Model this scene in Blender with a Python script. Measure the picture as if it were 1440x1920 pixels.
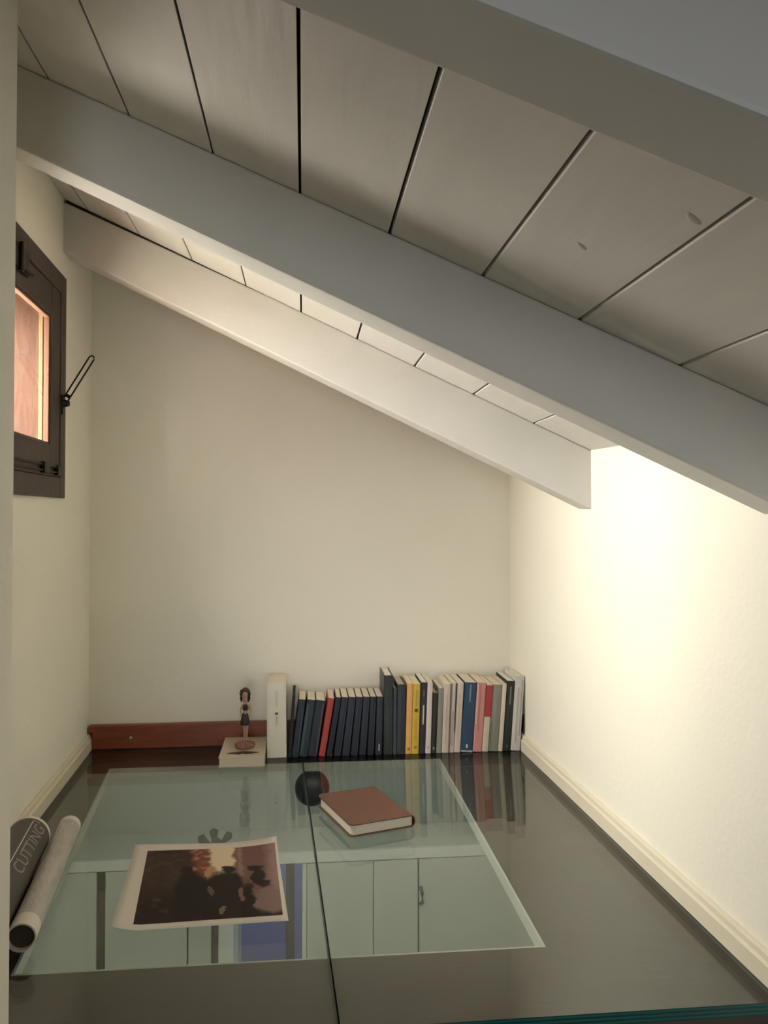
import bpy, bmesh, math, random
from mathutils import Vector, Matrix
random.seed(4)
for o in list(bpy.data.objects):
    bpy.data.objects.remove(o)
scn = bpy.context.scene
COL = scn.collection

# ------------------------------------------------------------------ camera
FPX, YAW, PITCH, PCY, CAMZ = 1522.0, 0.09937, 0.01978, 934.4, 0.62
cam_data = bpy.data.cameras.new('camera')
cam_data.sensor_fit = 'VERTICAL'
cam_data.sensor_height = 36.0
cam_data.lens = 36.0 * FPX / 1920.0
cam_data.shift_y = (PCY - 960.0) / 1920.0
cam_data.clip_start = 0.02
cam = bpy.data.objects.new('camera', cam_data)
COL.objects.link(cam)
cam.location = (0, 0, CAMZ)
cam.rotation_euler = (math.pi / 2 + PITCH, 0, -YAW)
scn.camera = cam

# ------------------------------------------------------------------ view, world, lights
scn.view_settings.view_transform = 'Standard'
scn.view_settings.look = 'None'
scn.view_settings.exposure = 0.0
scn.view_settings.gamma = 1.0
scn.view_settings.use_curve_mapping = False

world = bpy.data.worlds.new('sky')
scn.world = world
world.use_nodes = True
wbg = world.node_tree.nodes['Background']
_STRENGTH = 56.0
# bright hazy sky above the horizon, darker land below it
_wn, _wl = world.node_tree.nodes, world.node_tree.links
_tc = _wn.new('ShaderNodeTexCoord'); _sx = _wn.new('ShaderNodeSeparateXYZ'); _mr = _wn.new('ShaderNodeMapRange')
_mr.inputs['From Min'].default_value = -0.30; _mr.inputs['From Max'].default_value = 0.0
_mx = _wn.new('ShaderNodeMix'); _mx.data_type = 'RGBA'
_mx.inputs['A'].default_value = (0.46, 0.42, 0.35, 1); _mx.inputs['B'].default_value = (1.0, 0.95, 0.85, 1)
_wl.new(_tc.outputs['Generated'], _sx.inputs[0]); _wl.new(_sx.outputs['Z'], _mr.inputs['Value'])
# overcast sky: three times brighter overhead than at the horizon
_mz = _wn.new('ShaderNodeMath'); _mz.operation = 'MAXIMUM'; _mz.inputs[1].default_value = 0.0
_ma = _wn.new('ShaderNodeMath'); _ma.operation = 'MULTIPLY_ADD'
_ma.inputs[1].default_value = 2.0 * _STRENGTH; _ma.inputs[2].default_value = _STRENGTH
_wl.new(_sx.outputs['Z'], _mz.inputs[0]); _wl.new(_mz.outputs[0], _ma.inputs[0]); _wl.new(_ma.outputs[0], wbg.inputs['Strength'])
_wl.new(_mr.outputs['Result'], _mx.inputs['Factor']); _wl.new(_mx.outputs['Result'], wbg.inputs['Color'])

def add_light(name, kind, loc, rot, energy, color, **kw):
    d = bpy.data.lights.new(name, kind)
    d.energy = energy
    d.color = color
    for k, v in kw.items():
        setattr(d, k, v)
    o = bpy.data.objects.new(name, d)
    COL.objects.link(o)
    o.location = loc
    o.rotation_euler = rot
    return o

# unseen fill light added behind the camera, standing in for the room's daylight
add_light('room_fill', 'AREA', (-0.1, -3.9, 0.25), (math.radians(90), 0, 0), 41.0,
          (0.86, 0.93, 1.0), shape='RECTANGLE', size=1.2, size_y=1.3)
# unseen area lights standing in for the lamps of the room below
add_light('lower_room_light', 'AREA', (0.2, 3.3, -0.06), (0, 0, 0), 14.0, (0.98, 1.0, 0.95),
          shape='RECTANGLE', size=1.6, size_y=0.8)
add_light('hall_light', 'AREA', (-0.2, 5.7, -0.5), (0, 0, 0), 22.0, (0.62, 0.72, 1.0),
          shape='RECTANGLE', size=0.8, size_y=0.5)
portal = add_light('window_portal', 'AREA', (-0.74, 1.625, 0.91), (0, math.radians(-90), 0), 1.0, (1, 1, 1),
                   shape='RECTANGLE', size=0.44, size_y=0.54)
portal.data.cycles.is_portal = True

# ------------------------------------------------------------------ pixel helper (real planes only)
_s, _c, _sp, _cp = math.sin(YAW), math.cos(YAW), math.sin(PITCH), math.cos(PITCH)
_R = Vector((_c, -_s, 0)); _F = Vector((_s * _cp, _c * _cp, _sp)); _U = Vector((-_s * _sp, -_c * _sp, _cp))
_C = Vector((0, 0, CAMZ))
def ray(x, y): return _F + _R * ((x - 720) / FPX) + _U * ((PCY - y) / FPX)
def atz(x, y, z=0.0):
    d = ray(x, y); return _C + d * ((z - CAMZ) / d.z)
def aty(x, y, Y):
    d = ray(x, y); return _C + d * (Y / d.y)

# ------------------------------------------------------------------ materials
MATS = {}
def mat(name, color, rough=0.6, noise=None, bump=0.0, bscale=60, metallic=0.0, stretch=(1, 1, 1), spec=0.5):
    """Principled paint; noise=(scale, amount, second colour)."""
    if name in MATS: return MATS[name]
    m = bpy.data.materials.new(name); m.use_nodes = True
    nt = m.node_tree; b = nt.nodes['Principled BSDF']
    b.inputs['Base Color'].default_value = (*color, 1)
    b.inputs['Roughness'].default_value = rough
    b.inputs['Metallic'].default_value = metallic
    b.inputs['Specular IOR Level'].default_value = spec
    if noise or bump:
        tc = nt.nodes.new('ShaderNodeTexCoord'); mp = nt.nodes.new('ShaderNodeMapping')
        mp.inputs['Scale'].default_value = stretch
        nt.links.new(tc.outputs['Object'], mp.inputs['Vector'])
    if noise:
        sc, amt, col2 = noise
        n = nt.nodes.new('ShaderNodeTexNoise'); n.inputs['Scale'].default_value = sc
        n.inputs['Detail'].default_value = 5
        nt.links.new(mp.outputs['Vector'], n.inputs['Vector'])
        r = nt.nodes.new('ShaderNodeMapRange')
        r.inputs['From Min'].default_value = 0.35; r.inputs['From Max'].default_value = 0.7
        r.inputs['To Max'].default_value = amt
        nt.links.new(n.outputs['Fac'], r.inputs['Value'])
        x = nt.nodes.new('ShaderNodeMix'); x.data_type = 'RGBA'
        x.inputs['A'].default_value = (*color, 1); x.inputs['B'].default_value = (*col2, 1)
        nt.links.new(r.outputs['Result'], x.inputs['Factor'])
        nt.links.new(x.outputs['Result'], b.inputs['Base Color'])
    if bump:
        n2 = nt.nodes.new('ShaderNodeTexNoise'); n2.inputs['Scale'].default_value = bscale
        n2.inputs['Detail'].default_value = 4
        nt.links.new(mp.outputs['Vector'], n2.inputs['Vector'])
        bp = nt.nodes.new('ShaderNodeBump'); bp.inputs['Strength'].default_value = bump
        bp.inputs['Distance'].default_value = 0.004
        nt.links.new(n2.outputs['Fac'], bp.inputs['Height'])
        nt.links.new(bp.outputs['Normal'], b.inputs['Normal'])
    MATS[name] = m
    return m

WALL = mat('cream_wall_paint', (0.875, 0.845, 0.74), 0.75, (3, 0.25, (0.845, 0.815, 0.71)), 0.15, 90)
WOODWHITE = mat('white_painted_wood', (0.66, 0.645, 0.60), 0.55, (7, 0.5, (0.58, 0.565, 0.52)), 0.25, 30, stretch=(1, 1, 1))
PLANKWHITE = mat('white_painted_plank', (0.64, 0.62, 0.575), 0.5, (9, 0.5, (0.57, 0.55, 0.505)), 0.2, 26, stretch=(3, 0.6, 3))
GAP = mat('dark_gap', (0.02, 0.017, 0.013), 0.9)
TRIM = mat('cream_trim', (0.72, 0.665, 0.53), 0.5, (12, 0.4, (0.66, 0.60, 0.47)), 0.1, 50)
BROWNFRAME = mat('brown_window_wood', (0.048, 0.028, 0.021), 0.5, (14, 0.6, (0.033, 0.020, 0.015)), 0.3, 40, stretch=(4, 4, 1))
REDWOOD = mat('reddish_brown_wood', (0.25, 0.060, 0.022), 0.4, (10, 0.7, (0.17, 0.040, 0.016)), 0.2, 60, stretch=(1, 4, 8))
ORANGEWOOD = mat('orange_reveal_wood', (0.080, 0.025, 0.007), 0.6, (11, 0.8, (0.052, 0.0145, 0.0035)), 0.3, 30, stretch=(2.5, 2.5, 0.6))
SUNLINE = mat('sun_line_paint', (0.26, 0.19, 0.085), 0.5)
IRON = mat('black_iron', (0.018, 0.015, 0.012), 0.45, None, 0.2, 80, metallic=0.6)
DESK = mat('dark_stained_board', (0.075, 0.055, 0.043), 0.55, (6, 0.7, (0.055, 0.040, 0.032)), 0.2, 30, stretch=(1, 5, 5))
SLABEDGE = mat('grey_white_edge', (0.55, 0.56, 0.52), 0.6)
FLOORWOOD = mat('brown_floor', (0.20, 0.13, 0.08), 0.5, (4, 0.6, (0.14, 0.09, 0.05)), 0.1, 20, stretch=(6, 1, 1))
LOWWALL = mat('lower_room_wall', (0.50, 0.53, 0.48), 0.8, (2, 0.2, (0.46, 0.49, 0.44)))
LOWDOOR = mat('lower_cupboard_paint', (0.62, 0.66, 0.58), 0.5, (2, 0.2, (0.57, 0.61, 0.54)))
LOWTRIM = mat('lower_trim_paint', (0.85, 0.88, 0.80), 0.5)
BLUEWALL = mat('blue_wall', (0.28, 0.30, 0.52), 0.8)
PANELLING = mat('brown_panelling', (0.16, 0.11, 0.075), 0.6)
DARKBROWN = mat('dark_brown_wood', (0.055, 0.040, 0.033), 0.6)

def glass_mat(name, tint):
    m = bpy.data.materials.new(name); m.use_nodes = True
    nt = m.node_tree; nt.nodes.clear()
    out = nt.nodes.new('ShaderNodeOutputMaterial')
    tr = nt.nodes.new('ShaderNodeBsdfTransparent'); tr.inputs['Color'].default_value = (*tint, 1)
    gl = nt.nodes.new('ShaderNodeBsdfGlossy'); gl.inputs['Roughness'].default_value = 0.012
    # Schlick reflectance of a thin sheet, the same on both faces
    ge = nt.nodes.new('ShaderNodeNewGeometry')
    dt = nt.nodes.new('ShaderNodeVectorMath'); dt.operation = 'DOT_PRODUCT'
    nt.links.new(ge.outputs['Incoming'], dt.inputs[0]); nt.links.new(ge.outputs['Normal'], dt.inputs[1])
    def mth(op, a, b):
        n = nt.nodes.new('ShaderNodeMath'); n.operation = op
        for i, v in enumerate((a, b)):
            if isinstance(v, (int, float)): n.inputs[i].default_value = v
            elif v is not None: nt.links.new(v, n.inputs[i])
        return n.outputs[0]
    c_ = mth('ABSOLUTE', dt.outputs['Value'], None)
    p5 = mth('POWER', mth('SUBTRACT', 1.0, c_), 5.0)
    fac = mth('ADD', mth('MULTIPLY', p5, 0.957), 0.043)
    mx = nt.nodes.new('ShaderNodeMixShader')
    nt.links.new(fac, mx.inputs['Fac'])
    nt.links.new(tr.outputs['BSDF'], mx.inputs[1]); nt.links.new(gl.outputs['BSDF'], mx.inputs[2])
    nt.links.new(mx.outputs['Shader'], out.inputs['Surface'])
    return m
GLASS = glass_mat('green_float_glass', (0.925, 0.955, 0.935))
CLEAR = glass_mat('clear_window_glass', (0.98, 0.98, 0.98))

def glass_edge_mat():
    m = bpy.data.materials.new('green_glass_edge'); m.use_nodes = True
    nt = m.node_tree; b = nt.nodes['Principled BSDF']
    b.inputs['Roughness'].default_value = 0.12
    tc = nt.nodes.new('ShaderNodeTexCoord')
    w = nt.nodes.new('ShaderNodeTexWave'); w.bands_direction = 'Z'; w.inputs['Scale'].default_value = 62
    w.inputs['Distortion'].default_value = 0.6; w.inputs['Detail'].default_value = 2
    nt.links.new(tc.outputs['Object'], w.inputs['Vector'])
    x = nt.nodes.new('ShaderNodeMix'); x.data_type = 'RGBA'
    x.inputs['A'].default_value = (0.004, 0.045, 0.042, 1); x.inputs['B'].default_value = (0.014, 0.13, 0.115, 1)
    nt.links.new(w.outputs['Fac'], x.inputs['Factor']); nt.links.new(x.outputs['Result'], b.inputs['Base Color'])
    return m
GLASSEDGE = glass_edge_mat()
SEAMEDGE = mat('ground_seam_edge', (0.035, 0.042, 0.036), 0.4)

# ------------------------------------------------------------------ mesh helpers
class MB:
    def __init__(self): self.v = []; self.f = []; self.mi = []
    def add(self, vs, fs, mi=0):
        n = len(self.v); self.v += [tuple(p) for p in vs]
        self.f += [tuple(i + n for i in f) for f in fs]; self.mi += [mi] * len(fs); return self
    def hexa(self, c, mi=0):          # c: 4 bottom (ccw from above) + 4 top
        return self.add(c, [(3, 2, 1, 0), (4, 5, 6, 7), (0, 1, 5, 4), (1, 2, 6, 5), (2, 3, 7, 6), (3, 0, 4, 7)], mi)
    def box(self, x0, x1, y0, y1, z0, z1, mi=0):
        return self.hexa([(x0, y0, z0), (x1, y0, z0), (x1, y1, z0), (x0, y1, z0),
                          (x0, y0, z1), (x1, y0, z1), (x1, y1, z1), (x0, y1, z1)], mi)
    def extrude(self, poly, fn0, fn1, mi=0):   # poly 2D pts mapped by two functions to two ends
        n = len(poly)
        vs = [fn0(*p) for p in poly] + [fn1(*p) for p in poly]
        fs = [tuple(range(n))[::-1], tuple(range(n, 2 * n))] + [(i, (i + 1) % n, n + (i + 1) % n, n + i) for i in range(n)]
        return self.add(vs, fs, mi)
    def tube(self, pts, r, seg=10, cap=True, mi=0):
        pts = [Vector(p) for p in pts]; rs = r if isinstance(r, (list, tuple)) else [r] * len(pts)
        rings = []
        up = Vector((0, 0, 1))
        for i, p in enumerate(pts):
            t = (pts[min(i + 1, len(pts) - 1)] - pts[max(i - 1, 0)]).normalized()
            a = t.cross(up)
            if a.length < 1e-3: a = t.cross(Vector((1, 0, 0)))
            a.normalize(); b = a.cross(t).normalized()
            rings.append([p + (a * math.cos(k * 2 * math.pi / seg) + b * math.sin(k * 2 * math.pi / seg)) * rs[i] for k in range(seg)])
        vs = [q for ring in rings for q in ring]; fs = []
        for i in range(len(pts) - 1):
            for k in range(seg):
                fs.append((i * seg + k, (i + 1) * seg + k, (i + 1) * seg + (k + 1) % seg, i * seg + (k + 1) % seg))
        if cap:
            fs.append(tuple(range(seg))); fs.append(tuple(range((len(pts) - 1) * seg, len(pts) * seg))[::-1])
        return self.add(vs, fs, mi)
    def lathe(self, prof, c=(0, 0, 0), seg=24, sx=1, sy=1, mi=0):
        vs, fs = [], []; n = len(prof)
        for r, z in prof:
            for k in range(seg):
                a = 2 * math.pi * k / seg
                vs.append((c[0] + r * math.cos(a) * sx, c[1] + r * math.sin(a) * sy, c[2] + z))
        for i in range(n - 1):
            for k in range(seg):
                fs.append((i * seg + k, i * seg + (k + 1) % seg, (i + 1) * seg + (k + 1) % seg, (i + 1) * seg + k))
        fs.append(tuple(range(seg))[::-1]); fs.append(tuple(range((n - 1) * seg, n * seg)))
        return self.add(vs, fs, mi)
    def ball(self, c, rx, ry, rz, seg=16, rings=10, mi=0):
        prof = [(math.sin(math.pi * i / rings), -math.cos(math.pi * i / rings)) for i in range(rings + 1)]
        prof = [(max(r, 1e-3), z) for r, z in prof]
        vs, fs = [], []
        for r, z in prof:
            for k in range(seg):
                a = 2 * math.pi * k / seg
                vs.append((c[0] + r * math.cos(a) * rx, c[1] + r * math.sin(a) * ry, c[2] + z * rz))
        for i in range(rings):
            for k in range(seg):
                fs.append((i * seg + k, i * seg + (k + 1) % seg, (i + 1) * seg + (k + 1) % seg, (i + 1) * seg + k))
        return self.add(vs, fs, mi)
    def build(self, name, mats, parent=None, bevel=0.0, smooth=False, loc=None, rotz=0.0, seg=2):
        me = bpy.data.meshes.new(name); me.from_pydata(self.v, [], self.f)
        if not isinstance(mats, (list, tuple)): mats = [mats]
        for m in mats: me.materials.append(m)
        for p, mi in zip(me.polygons, self.mi): p.material_index = mi
        bm = bmesh.new(); bm.from_mesh(me)
        bmesh.ops.remove_doubles(bm, verts=bm.verts, dist=1e-6)
        bmesh.ops.recalc_face_normals(bm, faces=bm.faces)
        if bevel:
            bmesh.ops.bevel(bm, geom=[e for e in bm.edges if len(e.link_faces) == 2 and e.calc_face_angle(0) > 0.5],
                            offset=bevel, segments=seg, profile=0.6, affect='EDGES', clamp_overlap=True)
        bm.to_mesh(me); bm.free()
        if smooth:
            for p in me.polygons: p.use_smooth = True
            me.set_sharp_from_angle(angle=math.radians(40))
        o = bpy.data.objects.new(name, me); COL.objects.link(o)
        if parent: o.parent = parent
        if loc is not None: o.location = loc
        o.rotation_euler.z = rotz
        return o

def empty(name, loc=(0, 0, 0), rotz=0.0):
    o = bpy.data.objects.new(name, None); COL.objects.link(o)
    o.location = loc; o.rotation_euler.z = rotz; o.empty_display_size = 0.05
    return o
def tag(o, label, cat, group=None):
    o['label'] = label; o['category'] = cat
    if group: o['group'] = group
    return o
def struct(o, label=None, cat=None):
    o['kind'] = 'structure'
    if label: o['label'] = label
    if cat: o['category'] = cat
    return o

# ------------------------------------------------------------------ measurements (metres, glass top at z = 0)
M, ROOF0 = 0.5202, 1.0648           # roof plane z = ROOF0 - M * x
RAF0, KR, RT = 0.9417, -0.2543, 0.0727   # rafter underside height, plan skew, width
XL, BL, XR, BR = -0.4664, -0.0390, 0.6405, -0.0334   # side trims: x = X + B * y
WT = 0.012                          # trim thickness
BACKY, FRONTY = 2.235, 0.99
def roofz(x): return ROOF0 - M * x

# ---- upper room: floor, walls
struct(MB().box(-0.85, 0.75, -4.1, 0.96, -0.98, -0.92).build('floor', FLOORWOOD), 'brown wooden floor of the room in front of the glass desk', 'floor')
# back wall of the nook (top follows the roof)
def roof_box(x0, x1, y0, y1, z0, dz=0.01):
    return MB().hexa([(x0, y0, z0), (x1, y0, z0), (x1, y1, z0), (x0, y1, z0),
                      (x0, y0, roofz(x0) + dz), (x1, y0, roofz(x1) + dz), (x1, y1, roofz(x1) + dz), (x0, y1, roofz(x0) + dz)])
struct(roof_box(-0.75, 0.66, BACKY, BACKY + 0.1, -0.04).build('wall_back', WALL),
       'plain cream back wall of the sloping nook behind the books', 'wall')
# right wall, running the whole depth
rw = MB()
for (y0, y1, z0) in ((FRONTY - 0.02, BACKY + 0.08, -0.04), (-4.1, FRONTY - 0.02, -0.95)):
    xa, xb = XR + WT + BR * y0, XR + WT + BR * y1
    rw.hexa([(xa, y0, z0), (xa + .1, y0, z0), (xb + .1, y1, z0), (xb, y1, z0),
             (xa, y0, roofz(xa) + .01), (xa + .1, y0, roofz(xa + .1) + .01), (xb + .1, y1, roofz(xb + .1) + .01), (xb, y1, roofz(xb) + .01)])
struct(rw.build('wall_right', WALL), 'bright cream wall on the right below the low end of the rafters', 'wall')

# left wall of the nook with the window hole (local frame: x into the room, y along the wall)
THL = -math.atan(BL)
WY0, WY1, WZ0, WZ1 = 1.315, 1.935, 0.657, 1.165        # window frame outline
def lx(p):   # local left-wall coords -> world
    x, y, z = p; c, s = math.cos(THL), math.sin(THL)
    return (XL - WT + x * c - y * s, x * s + y * c, z)
lw = MB()
hy0, hy1, hz0, hz1 = WY0 + 0.04, WY1 - 0.04, WZ0 + 0.04, WZ1 - 0.04
DEP = -0.20
def lbox(mb, x0, x1, y0, y1, z0, z1, top=None, mi=0):
    c = [(x0, y0, z0), (x1, y0, z0), (x1, y1, z0), (x0, y1, z0)]
    c += [(p[0], p[1], z1 if z1 is not None else 0) for p in c]
    c = [lx(p) for p in c]
    if z1 is None: c = c[:4] + [(p[0], p[1], roofz(p[0]) + 0.01) for p in c[4:]]
    return mb.hexa(c, mi)
lbox(lw, DEP, 0, 0.95, hy0, -0.04, None)
lbox(lw, DEP, 0, hy1, BACKY + 0.10, -0.04, None)
lbox(lw, DEP, 0, hy0, hy1, -0.04, hz0)
lbox(lw, DEP, 0, hy0, hy1, hz1, None)
struct(lw.build('wall_left', WALL), 'cream left wall of the nook around the small brown window', 'wall')
# partition whose end shows at the left border of the view
struct(roof_box(-0.85, -0.3245, 0.84, 0.95, -0.95).build('wall_partition', WALL), 'cream wall end at the left border in front of the nook', 'wall')
struct(roof_box(-0.86, -0.80, -4.1, 0.84, -0.95).build('wall_side', PANELLING), 'brown panelled side wall of the front room', 'wall')
struct(roof_box(-0.86, 0.80, -4.16, -4.1, -0.95).build('wall_rear', PANELLING), 'brown panelled rear wall of the front room', 'wall')
struct(MB().box(-0.3245, XR + BR + WT, 0.955, 0.985, -0.95, -0.045).build('wall_front_panel', DARKBROWN), 'dark panel closing the space below the glass desk', 'wall')

# ---- ceiling planks on a dark roof deck
deck = MB()
def sloped(mb, x0, x1, y0, y1, dz0, dz1, mi=0):
    return mb.hexa([(x0, y0, roofz(x0) + dz0), (x1, y0, roofz(x1) + dz0), (x1, y1, roofz(x1) + dz0), (x0, y1, roofz(x0) + dz0),
                    (x0, y0, roofz(x0) + dz1), (x1, y0, roofz(x1) + dz1), (x1, y1, roofz(x1) + dz1), (x0, y1, roofz(x0) + dz1)], mi)
sloped(deck, -0.75, 0.76, 0.9, BACKY + 0.1, 0.014, 0.06)
sloped(deck, -0.90, 0.80, -4.16, 0.9, 0.014, 0.06)
ceiling = struct(deck.build('ceiling', GAP), 'sloping plank ceiling painted white with dark joints between the boards', 'ceiling')
J0, JP = -0.2507, 0.12262
for i in range(-5, 7):
    x0, x1 = J0 + JP * i, J0 + JP * (i + 1)
    g = 0.0022 if i >= 2 else 0.0014
    if i < -3: y0, y1 = -4.1, 0.9
    else: y0, y1 = -4.1, BACKY + 0.05
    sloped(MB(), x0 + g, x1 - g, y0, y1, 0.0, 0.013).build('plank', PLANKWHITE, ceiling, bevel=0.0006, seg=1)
for (x, y, a, b) in ((0.346, 0.688, 0.010, 0.006), (0.298, 0.844, 0.008, 0.005), (0.05, 0.62, 0.005, 0.004)):
    k = MB().ball((0, 0, 0), a, b, 0.0012, 12, 6).build('wood_knot', PLANKWHITE, ceiling, smooth=True)
    k.location = (x, y, roofz(x)); k.rotation_euler = (0, math.atan(M), 0.6)

# ---- rafters
def rafter(y0, xa, xb, label, gap=0.0):
    c = []
    xs = [xa, -0.08, xb]
    vs, fs = [], []
    for x in xs:
        yf = y0 + KR * x; g = gap * max(0.0, (-0.08 - x) / 0.42)
        zb, zt = RAF0 - M * x, roofz(x) - 0.0003 - g
        vs += [(x, yf, zb), (x, yf + RT, zb), (x, yf + RT, zt), (x, yf, zt)]
    for s in range(2):
        for k in range(4):
            fs.append((s * 4 + k, s * 4 + (k + 1) % 4, (s + 1) * 4 + (k + 1) % 4, (s + 1) * 4 + k))
    fs += [(0, 1, 2, 3), (11, 10, 9, 8)]
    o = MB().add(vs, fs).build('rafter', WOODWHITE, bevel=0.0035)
    tag(o, label, 'beam', 'white painted roof rafters'); o['kind'] = 'structure'
    return o
far_rafter = rafter(1.7924, -0.60, 0.60, 'farthest white rafter, ending just before the back wall above the books', 0.006)
rafter(1.1244, -0.56, 0.62, 'middle white rafter with a brightly lit underside crossing the whole view')
rafter(0.4439, -0.80, 0.64, 'nearest white rafter in the upper right corner of the view')
for _k in range(1, 6):
    rafter(-0.2350 - 0.676 * (_k - 1), -0.80, 0.65, 'white rafter behind the viewpoint')

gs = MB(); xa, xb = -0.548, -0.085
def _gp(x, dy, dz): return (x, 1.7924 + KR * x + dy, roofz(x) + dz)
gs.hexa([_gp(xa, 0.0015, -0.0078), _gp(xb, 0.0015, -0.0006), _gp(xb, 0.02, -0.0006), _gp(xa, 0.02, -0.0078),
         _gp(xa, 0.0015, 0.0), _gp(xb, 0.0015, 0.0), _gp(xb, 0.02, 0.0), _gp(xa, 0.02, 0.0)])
gs.build('gap_shade_strip', GAP, far_rafter)  # solid dark strip standing in for the shade above the far rafter
# ---- trims along the side walls
prof = [(0, 0.0), (WT, 0.0), (WT, 0.0265), (0.0085, 0.0300), (0.0075, 0.0375), (0.004, 0.0405), (0, 0.041)]
def trim(name, X, B, sgn, y0, y1, label):
    th = -math.atan(B)
    c, s = math.cos(th), math.sin(th)
    def fn(y): return lambda d, z: (X - sgn * WT + sgn * d * c - y * s * 1.0, y, z)
    def at(y): return lambda d, z: (X + B * y - sgn * (WT - d), y, z)
    o = MB().extrude(prof, at(y0), at(y1)).build(name, TRIM)
    return struct(o, label, 'baseboard')
trim('baseboard_left', XL, BL, 1, 0.952, BACKY - 0.004, 'cream moulded strip along the foot of the left wall')
trim('baseboard_right', XR, BR, -1, FRONTY - 0.01, BACKY - 0.004, 'cream moulded strip along the foot of the right wall')

# ---- red-brown strip at the back of the desk
bs = MB()
ear = XL + BL * BACKY
poly = [(ear + 0.002, 0.0005), (ear + 0.002, 0.044), (ear - 0.010, 0.044), (ear - 0.010, 0.058), (ear - 0.006, 0.063), (0.557, 0.063), (0.557, 0.0005)]
bs.extrude(poly, lambda x, z: (x, 2.213, z), lambda x, z: (x, BACKY - 0.001, z))
strip = tag(bs.build('wooden_strip', REDWOOD, bevel=0.003), 'reddish brown wooden strip standing along the foot of the back wall', 'strip')
MB().lathe([(0.0012, 0), (0.004, 0.0002), (0.0035, 0.002), (0.001, 0.0026)], seg=12).build('screw', mat('steel', (0.5, 0.42, 0.35), 0.4, metallic=0.6), strip)
sc_ = strip.children[0]; sc_.location = (-0.452, 2.213, 0.03); sc_.rotation_euler = (math.radians(90), 0, 0)

# ---- glass desk: board with an opening, two glass panes
OX0N, OX0F, OX1, OY0, OY1 = -0.400, -0.482, 0.357, 1.178, 2.105
ZT, ZB = -0.0165, -0.038
dk = empty('desk_board', (0, 0, 0))
tag(dk, 'dark stained board with a large opening under the glass top', 'desk')
def quadslab(name, pts, m, inner=None):
    o = MB().hexa([(x, y, ZB) for x, y in pts] + [(x, y, ZT) for x, y in pts]).build(name, m, dk); return o
xl = lambda y: XL + BL * y - 0.011
xr = lambda y: XR + BR * y + 0.011
quadslab('front_board', [(xl(0.96), 0.993), (xr(0.993), 0.993), (xr(OY0), OY0), (xl(OY0), OY0)], DESK)
quadslab('rear_board', [(xl(OY1), OY1), (xr(OY1), OY1), (xr(BACKY), BACKY - 0.001), (xl(BACKY), BACKY - 0.001)], DESK)
quadslab('side_board', [(xl(OY0), OY0), (OX0N, OY0), (OX0F, OY1), (xl(OY1), OY1)], DESK)
quadslab('side_board', [(OX1, OY0), (xr(OY0), OY0), (xr(OY1), OY1), (OX1, OY1)], DESK)
e = 0.004
for pts in ([(OX1 - e, OY0), (OX1, OY0), (OX1, OY1), (OX1 - e, OY1)],
            [(OX0N, OY0), (OX0N + e, OY0), (OX0F + e, OY1), (OX0F, OY1)],
            [(OX0F + e, OY1 - e), (OX1 - e, OY1 - e), (OX1 - e, OY1), (OX0F + e, OY1)],
            [(OX0N + e, OY0), (OX1 - e, OY0), (OX1 - e, OY0 + e), (OX0N + e, OY0 + e)]):
    quadslab('opening_lining', pts, SLABEDGE)
# panes: seam parallel to the side walls
sx = lambda y: 0.0865 - 0.0415 * y
def pane(pts, label):
    o = MB()
    n = 4; b = [(x, y, -0.016) for x, y in pts]; t = [(x, y, 0.0) for x, y in pts]
    o.add(b + t, [(3, 2, 1, 0), (4, 5, 6, 7)], 0)
    o.add(b + t, [(0, 1, 5, 4)], 1)
    o.add(b + t, [(1, 2, 6, 5), (2, 3, 7, 6), (3, 0, 4, 7)], 2)
    o = o.build('glass_pane', [GLASS, GLASSEDGE, SEAMEDGE])
    return tag(o, label, 'glass pane', 'glass panes of the desk top')
g = 0.0011
pane([(xl(FRONTY), FRONTY), (sx(FRONTY) - g, FRONTY), (sx(BACKY) - g, BACKY - 0.002), (xl(BACKY), BACKY - 0.002)],
     'left clear glass pane of the desk top, under the photo print')
pane([(sx(FRONTY) + g, FRONTY), (xr(FRONTY), FRONTY), (xr(BACKY), BACKY - 0.002), (sx(BACKY) + g, BACKY - 0.002)],
     'right clear glass pane of the desk top, under the brown notebook')

# ------------------------------------------------------------------ window in the left wall
win = struct(empty('window_1', (XL - WT, 0, 0), THL), 'small brown wooden window with orange timber reveal in the left wall', 'window')
def frame_rect(y0, y1, z0, z1, wy, wz, x0, x1, name, m, parent, bevel=0.0015):
    obs = []
    for (a, b, c, d) in ((y0, y0 + wy, z0, z1), (y1 - wy, y1, z0, z1), (y0 + wy, y1 - wy, z0, z0 + wz), (y0 + wy, y1 - wy, z1 - wz, z1)):
        obs.append(MB().box(x0, x1, a, b, c, d).build(name, m, parent, bevel=bevel))
    return obs
frame_rect(WY0, WY1, WZ0, WZ1, 0.045, 0.045, -0.010, 0.008, 'frame_rail', BROWNFRAME, win)
sash = MB().box(-0.009, 0.0, WY0 + 0.047, WY1 - 0.047, WZ0 + 0.047, WZ0 + 0.049).build('sash', BROWNFRAME, win)
SY0, SY1, SZ0, SZ1 = WY0 + 0.046, WY1 - 0.046, WZ0 + 0.046, WZ1 - 0.046
frame_rect(SY0, SY1, SZ0, SZ1, 0.072, 0.068, -0.009, 0.0062, 'sash_rail', BROWNFRAME, sash, 0.003)
PY0, PY1, PZ0, PZ1 = SY0 + 0.072, SY1 - 0.072, SZ0 + 0.068, SZ1 - 0.068
frame_rect(PY0, PY1, PZ0, PZ1, 0.005, 0.005, -0.0085, 0.002, 'glazing_bead', mat('brown_bead', (0.16, 0.075, 0.045), 0.5), sash, 0.001)
MB().box(-0.006, -0.003, PY0, PY1, PZ0, PZ1).build('pane', CLEAR, sash)
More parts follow.
